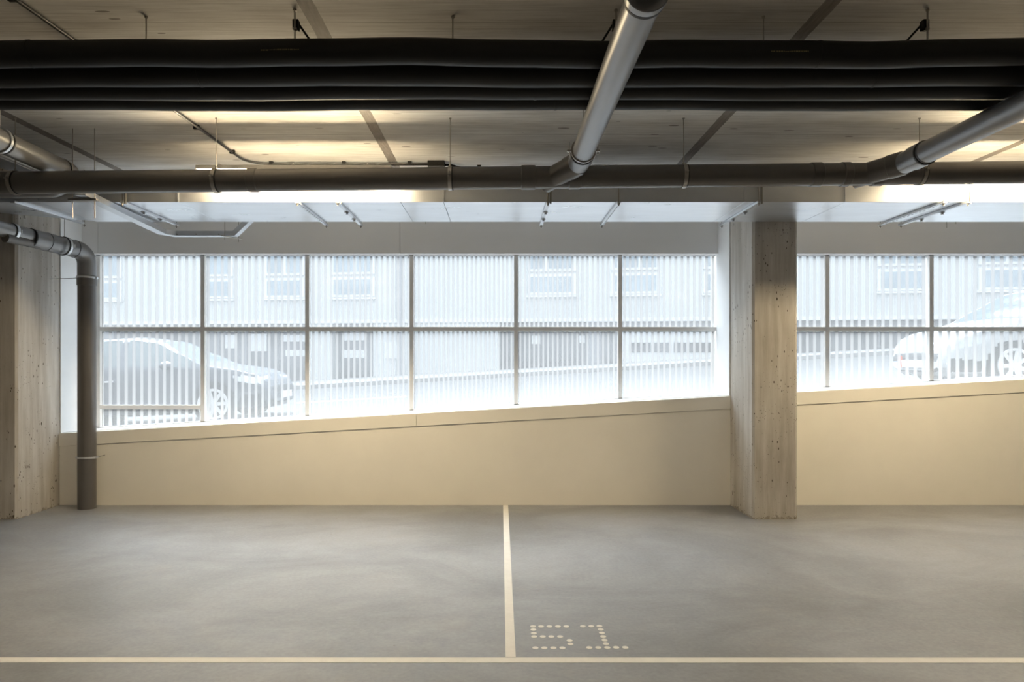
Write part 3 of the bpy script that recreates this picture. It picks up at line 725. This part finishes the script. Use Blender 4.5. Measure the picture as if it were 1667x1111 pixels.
o = obj('road_marking', sheet(-640, -300, 1.93, 1.955, lambda X, r: zroad(X, r)+.4, .4, 4), 'linepaint', smooth=False); tag(o, 'faint white line painted on the street outside', 'road marking')
A = Vector(((355-815)*3.1*K, 3.1*D, 0)); B = Vector((815*2.7*K, 2.7*D, 0))
U = (B-A).normalized(); NB = Vector((U.y, -U.x, 0))      # NB faces the garage
def s_of(px):
    q = (px-815)/F           # X = q*Y
    return (q*A.y - A.x)/(U.x - q*U.y)
def z_of(px, py):
    p = A + U*s_of(px); return HC*K + (584-py)*p.y/F
def fb(s0, s1, z0, z1, d0, d1, mb=None):
    """box on the facade: s along it, z height, d outwards (towards the garage)"""
    c = A + U*(s0+s1)/2 + NB*(d0+d1)/2; c.z = (z0+z1)/2
    return (mb or MB()).obox(c, U*(s1-s0)/2, NB*(d1-d0)/2, Vector((0, 0, (z1-z0)/2)))
S0, S1 = s_of(-250), s_of(2100)
ZOV = z_of(840, 522); ZTOP = 8.2
bl = thing('apartment_building', A + U*(S0+S1)/2, 'white corrugated apartment building across the street', 'building')
obj('cladding', fb(S0, S1, ZOV, ZTOP, -4.0, 0), 'facade', bl, smooth=False)
obj('ground_floor_wall', fb(S0, S1, -2.2, ZOV, -4.0, -.5), 'bgrey', bl, smooth=False)
obj('soffit_edge', fb(S0, S1, ZOV-.05, ZOV+.06, -.5, .03), 'bwhite', bl, smooth=False)
wins = [(165, 195, 0), (338, 376, 0), (436, 492, .5), (544, 606, .55), (864, 933, .38), (1000, 1068, .62), (1150, 1212, .5), (1433, 1504, .38), (1598, 1680, .5), (40, 100, .5)]
zl0, zl1 = z_of(900, 476), z_of(900, 451); zu0, zu1 = z_of(900, 438), z_of(900, 385)
for p0, p1, split in wins:
    a, b = s_of(p0), s_of(p1)
    w = obj('window', fb(a-.09, b+.09, zl0-.08, zl1+.08, 0, .05), 'bwhite', bl, smooth=False)
    obj('pane', fb(a, b, zl0, zl1, .05, .06), 'bglass', w, smooth=False)
    w = obj('window', fb(a-.09, b+.09, zu0-.08, zu1+.08, 0, .05), 'bwhite', bl, smooth=False)
    if split:
        m = a + (b-a)*split
        for q0, q1 in ((a, m-.06), (m+.06, b)): obj('pane', fb(q0, q1, zu0, zu1, .05, .06), 'bglass', w, smooth=False)
    else: obj('pane', fb(a, b, zu0, zu1, .05, .06), 'bglass', w, smooth=False)
    obj('window_ledge', fb(a-.14, b+.14, zl0-.16, zl0-.10, 0, .12), 'bwhite', bl, smooth=False)
def zg(px): return z_of(px, 612 - .0625*(px-815))   # foot of the shopfronts
for p0, p1, m in ((345, 385, 'bdark'), (390, 445, 'bdark'), (450, 500, 'bdark'), (540, 606, 'bdark'), (812, 900, 'bdark'), (903, 955, 'bdark'), (980, 1000, 'bdark'), (1290, 1350, 'bdark'), (1360, 1440, 'bdark'), (1445, 1600, 'bdark'), (170, 340, 'bdark')):
    obj('shopfront', fb(s_of(p0), s_of(p1), zg(p0), ZOV-.06, -.52, -.46), m, bl, smooth=False)
for p0, p1 in ((606, 812), (500, 538)):
    obj('white_bay', fb(s_of(p0), s_of(p1), -2.2, ZOV-.05, -.5, -.1), 'facade', bl, smooth=False)
obj('pale_bay', fb(s_of(1012), s_of(1180), -2.2, z_of(1090, 540), -.5, -.15), 'bwhite', bl, smooth=False)
for p0, p1 in ((1026, 1060), (1066, 1092), (1098, 1118), (1122, 1150), (1154, 1172)):
    obj('window', fb(s_of(p0), s_of(p1), z_of(1090, 574), z_of(1090, 558), -.15, -.12), 'bdark', bl, smooth=False)
for p0, p1, y0, y1 in ((355, 374, 545, 567), (398, 424, 543, 572), (452, 492, 545, 556), (455, 492, 570, 580), (549, 590, 541, 554), (549, 590, 570, 583), (864, 878, 546, 560), (943, 952, 546, 558)):
    obj('window_blind', fb(s_of(p0), s_of(p1), z_of(p0, y1), z_of(p0, y0), -.46, -.44), 'bwhite', bl, smooth=False)
sp = s_of(651)
o = MB().tube([A + U*sp + NB*.09 + Vector((0, 0, .4)), A + U*sp + NB*.09 + Vector((0, 0, ZTOP))], .07, 12)
obj('rainwater_pipe', o, 'bgrey', bl)
obj('meter_cabinet', fb(s_of(625), s_of(648), z_of(636, 584), z_of(636, 557), -.1, -.06), 'bwhite', bl, smooth=False)

def lerp_prof(tab, x):
    if x <= tab[0][0]: return tab[0][1]
    for (a, va), (b, vb) in zip(tab[:-1], tab[1:]):
        if x <= b:
            q = (x-a)/(b-a); q = q*q*(3-2*q)*.35 + q*.65
            return va + (vb-va)*q
    return tab[-1][1]
def car(name, label, X, rnear, heading, paint, glass, sedan):
    """heading +1 faces +X. local x forward, y left, z up"""
    top = [(-2.16, .62), (-2.12, .86), (-2.0, .98), (-1.85, 1.06), (-1.35, 1.40), (-.75, 1.48), (-.1, 1.475), (.32, 1.40), (.72, 1.18), (1.08, .98), (1.2, .945), (1.6, .87), (1.92, .77), (2.06, .66), (2.14, .52), (2.17, .42)]
    bot = [(-2.16, .45), (-2.05, .30), (-1.7, .2), (1.7, .18), (2.0, .2), (2.17, .30)]
    NX, L = 190, 2.165
    def section(x):
        zt = lerp_prof(top, x); zb = lerp_prof(bot, x)
        e = max(0, abs(x)-1.45)/.72; W = .89*(1 - .34*e**2.4) - .02*max(0, -x-.5)
        belt = min(.93 + .02*(-x), zt-.015)
        Wt = max(.30, W*.94 - (zt-belt)*.42)
        pts = [(0, zb), (W*.72, zb), (W*.92, zb+.05), (W*.985, zb+(belt-zb)*.25), (W, zb+(belt-zb)*.5), (W*.99, zb+(belt-zb)*.75), (W*.95, belt)]
        pts += [(W*.95+(Wt-W*.95)*.5, belt+(zt-belt)*.52), (Wt, belt+(zt-belt)*.93), (Wt*.8, zt), (Wt*.4, zt+.012), (0, zt+.016)]
        res = []
        for k, (p, q) in enumerate(zip(pts[:-1], pts[1:])):
            mseg = 4
            for j in range(mseg): res.append((p[0]+(q[0]-p[0])*j/mseg, p[1]+(q[1]-p[1])*j/mseg))
        return res + [pts[-1]]
    secs = [(-L + 2*L*i/NX) for i in range(NX+1)]
    grid = []
    for x in secs:
        half = section(x); full = [(-y, z) for y, z in half[::-1]] + half[1:]
        grid.append([(x, y, z) for y, z in full])
    m = len(grid[0]); parts = {'body': [], 'window_glass': [], 'headlight': [], 'grille': [], 'wheel_arch': []}
    axle = (1.30, -1.30)
    for i in range(NX):
        for j in range(m-1):
            q = [(i, j), (i+1, j), (i+1, j+1), (i, j+1)]
            c = sum((Vector(grid[a][b]) for a, b in q), Vector())/4
            zt = lerp_prof(top, c.x); p = 'body'; jj = min(j, m-2-j)     # 0 at the bottom edge
            jj = abs(j - (m-1)/2); seg = 11 - int(((m-1)/2 - jj + .0)//4) - 0
            hj = (m-1)/2 - abs(j + .5 - (m-1)/2)       # 0 top centre ... (reversed below)
            up_i = abs(j + .5 - (m-1)/2)                 # 0 at keel centre
            near_top = up_i/4
            if any(math.hypot(c.x-a, c.z-.33) < .37 for a in axle) and abs(c.y) > .55 and c.z < .72: p = 'wheel_arch'
            elif 6.25 < near_top < 7.9 and -1.75 < c.x < .93 and zt > 1.03 and not (-.22 < c.x < -.12): p = 'window_glass'
            elif near_top > 8.2 and .36 < c.x < 1.04: p = 'window_glass'
            elif near_top > 8.2 and -1.86 < c.x < -1.42: p = 'window_glass'
            elif 1.42 < c.x < 2.02 and .30 < abs(c.y) < .86 and .60 + .22*(2.02-c.x) < c.z < .72 + .13*(2.02-c.x): p = 'headlight'
            elif c.x > 1.92 and abs(c.y) < .56 and .28 < c.z < .55: p = 'grille'
            elif 1.72 < c.x < 2.06 and .60 < abs(c.y) < .90 and .27 < c.z < .43 + .1*(c.x-1.72): p = 'grille'
            parts[p].append(q)
    # placement
    half_w = .89; rc = rnear + half_w/D
    ctr = V(X - heading*1.30/K, rc, zroad(X - heading*1.30/K, rc))
    ang = math.atan(.0586)
    R = Matrix.Rotation(-ang, 4, 'Y') @ (Matrix.Identity(4) if heading > 0 else Matrix.Rotation(math.pi, 4, 'Z'))
    tr = lambda p: ctr + (R @ Vector(p))
    t = thing(name, ctr, label, 'car')
    mats = {'body': paint, 'window_glass': glass, 'headlight': 'lens', 'grille': 'grille', 'wheel_arch': 'grille'}
    for p, qs in parts.items():
        idx = {}; mb = MB(); fs = []
        for q in qs:
            f = []
            for key in q:
                if key not in idx: idx[key] = len(mb.v); mb.v.append(tr(grid[key[0]][key[1]]))
                f.append(idx[key])
            fs.append(tuple(f))
        if p == 'body':
            for i in (0, NX):
                f = []
                for j in range(m-1):
                    key = (i, j)
                    if key not in idx: idx[key] = len(mb.v); mb.v.append(tr(grid[i][j]))
                    f.append(idx[key])
                fs.append(tuple(f))
        mb.f = fs; obj(p, mb, mats[p], t, angle=50)
    for a in axle:
        for sd in (-1, 1):
            y = sd*.80
            w = obj('wheel', MB().tube([tr((a, y-.11, .33)), tr((a, y-.10, .33)), tr((a, y+.10, .33)), tr((a, y+.11, .33))], [.28, .325, .325, .28], 36), 'tyre', t)
            yo = sd*.915
            rim = MB().ring(tr((a, yo, .33)), tr((0, 1, 0))-ctr, .205, .245, .03)
            for k in range(7):
                q = 2*math.pi*k/7; d = Vector((math.cos(q), 0, math.sin(q))); e = Vector((-math.sin(q), 0, math.cos(q)))
                p0 = Vector((a, yo, .33))
                vs = [tr(p0 + d*.03 + e*.03), tr(p0 + d*.21 + e*.026), tr(p0 + d*.21 - e*.026), tr(p0 + d*.03 - e*.03)]
                rim.prism(vs, (tr((0, -sd*.03, 0)) - ctr))
            rim.tube([tr((a, yo-sd*.03, .33)), tr((a, yo+sd*.012, .33))], .055, 16)
            obj('rim', rim, 'alloy', w)
    for sd in (-1, 1):
        mb = MB(); c = Vector((.62, sd*.97, .98))
        bm = bmesh.new(); bmesh.ops.create_uvsphere(bm, u_segments=16, v_segments=10, radius=1)
        for v in bm.verts: v.co = tr(c + Vector((v.co.x*.10, v.co.y*.12, v.co.z*.075)))
        obj('wing_mirror', mb.frombm(bm), paint, t)
        mb = MB().obox(tr((-.35, sd*.895, .78)), (R @ Vector((.09, 0, 0))), (R @ Vector((0, .018, 0))), (R @ Vector((0, 0, .014))))
        obj('door_handle', mb, 'alloy', t, smooth=False)
    pl = obj('number_plate', MB().obox(tr((2.185, 0, .40)), R @ Vector((.012, 0, 0)), R @ Vector((0, .26, 0)), R @ Vector((0, 0, .055))), 'plate', t, smooth=False)
    if not sedan:
        obj('reflector_strip', MB().obox(tr((2.19, -.30, .43)), R @ Vector((.012, 0, 0)), R @ Vector((0, .03, 0)), R @ Vector((0, 0, .09))), 'orange', t, smooth=False)
        for sd in (-1, 1):
            obj('fog_lamp', MB().tube([tr((2.02, sd*.63, .38)), tr((2.09, sd*.62, .38))], .05, 16), 'lens', t)
    return t
car('car', 'dark car parked outside the left part of the long window', (350-815)*1.5, 1.5, 1, 'paint_dark', 'carglass', True)
car('car', 'white car parked outside the window at the right edge', (1652-815)*1.33, 1.33, -1, 'paint_white', 'carglass_l', False)

# ------------------------------------------------------------------ daylight
W = bpy.data.worlds.new('overcast_sky'); SC.world = W; W.use_nodes = True
bg = W.node_tree.nodes['Background']; bg.inputs[0].default_value = (.86, .93, 1.0, 1); bg.inputs[1].default_value = 3.0
L = bpy.data.lights.new('hazy_sun', 'SUN'); L.energy = 24.5; L.angle = math.radians(75); L.color = (.87, .94, 1.0)
lo = bpy.data.objects.new('hazy_sun', L); COL.objects.link(lo)
d = Vector((.42, -1, -2.15)).normalized()
lo.rotation_euler = d.to_track_quat('-Z', 'Y').to_euler(); lo.location = (0, 20, 15)

# ------------------------------------------------------------------ camera
cam = bpy.data.cameras.new('camera'); co = bpy.data.objects.new('camera', cam); COL.objects.link(co)
co.location = (0, 0, HC*K); co.rotation_euler = (math.pi/2, 0, 0)
cam.sensor_width = 36; cam.sensor_fit = 'HORIZONTAL'; cam.lens = 36*F/1667
cam.shift_x = (833.5-815)/1667; cam.shift_y = (584-555.5)/1667
cam.clip_start = .05; cam.clip_end = 300
SC.camera = co
vs = SC.view_settings; vs.view_transform = 'Standard'; vs.look = 'None'; vs.exposure = 0; vs.gamma = 1
SC.cycles.max_bounces = 10; SC.cycles.diffuse_bounces = 6; SC.cycles.glossy_bounces = 4; SC.cycles.transparent_max_bounces = 16
SC.cycles.sample_clamp_indirect = 6
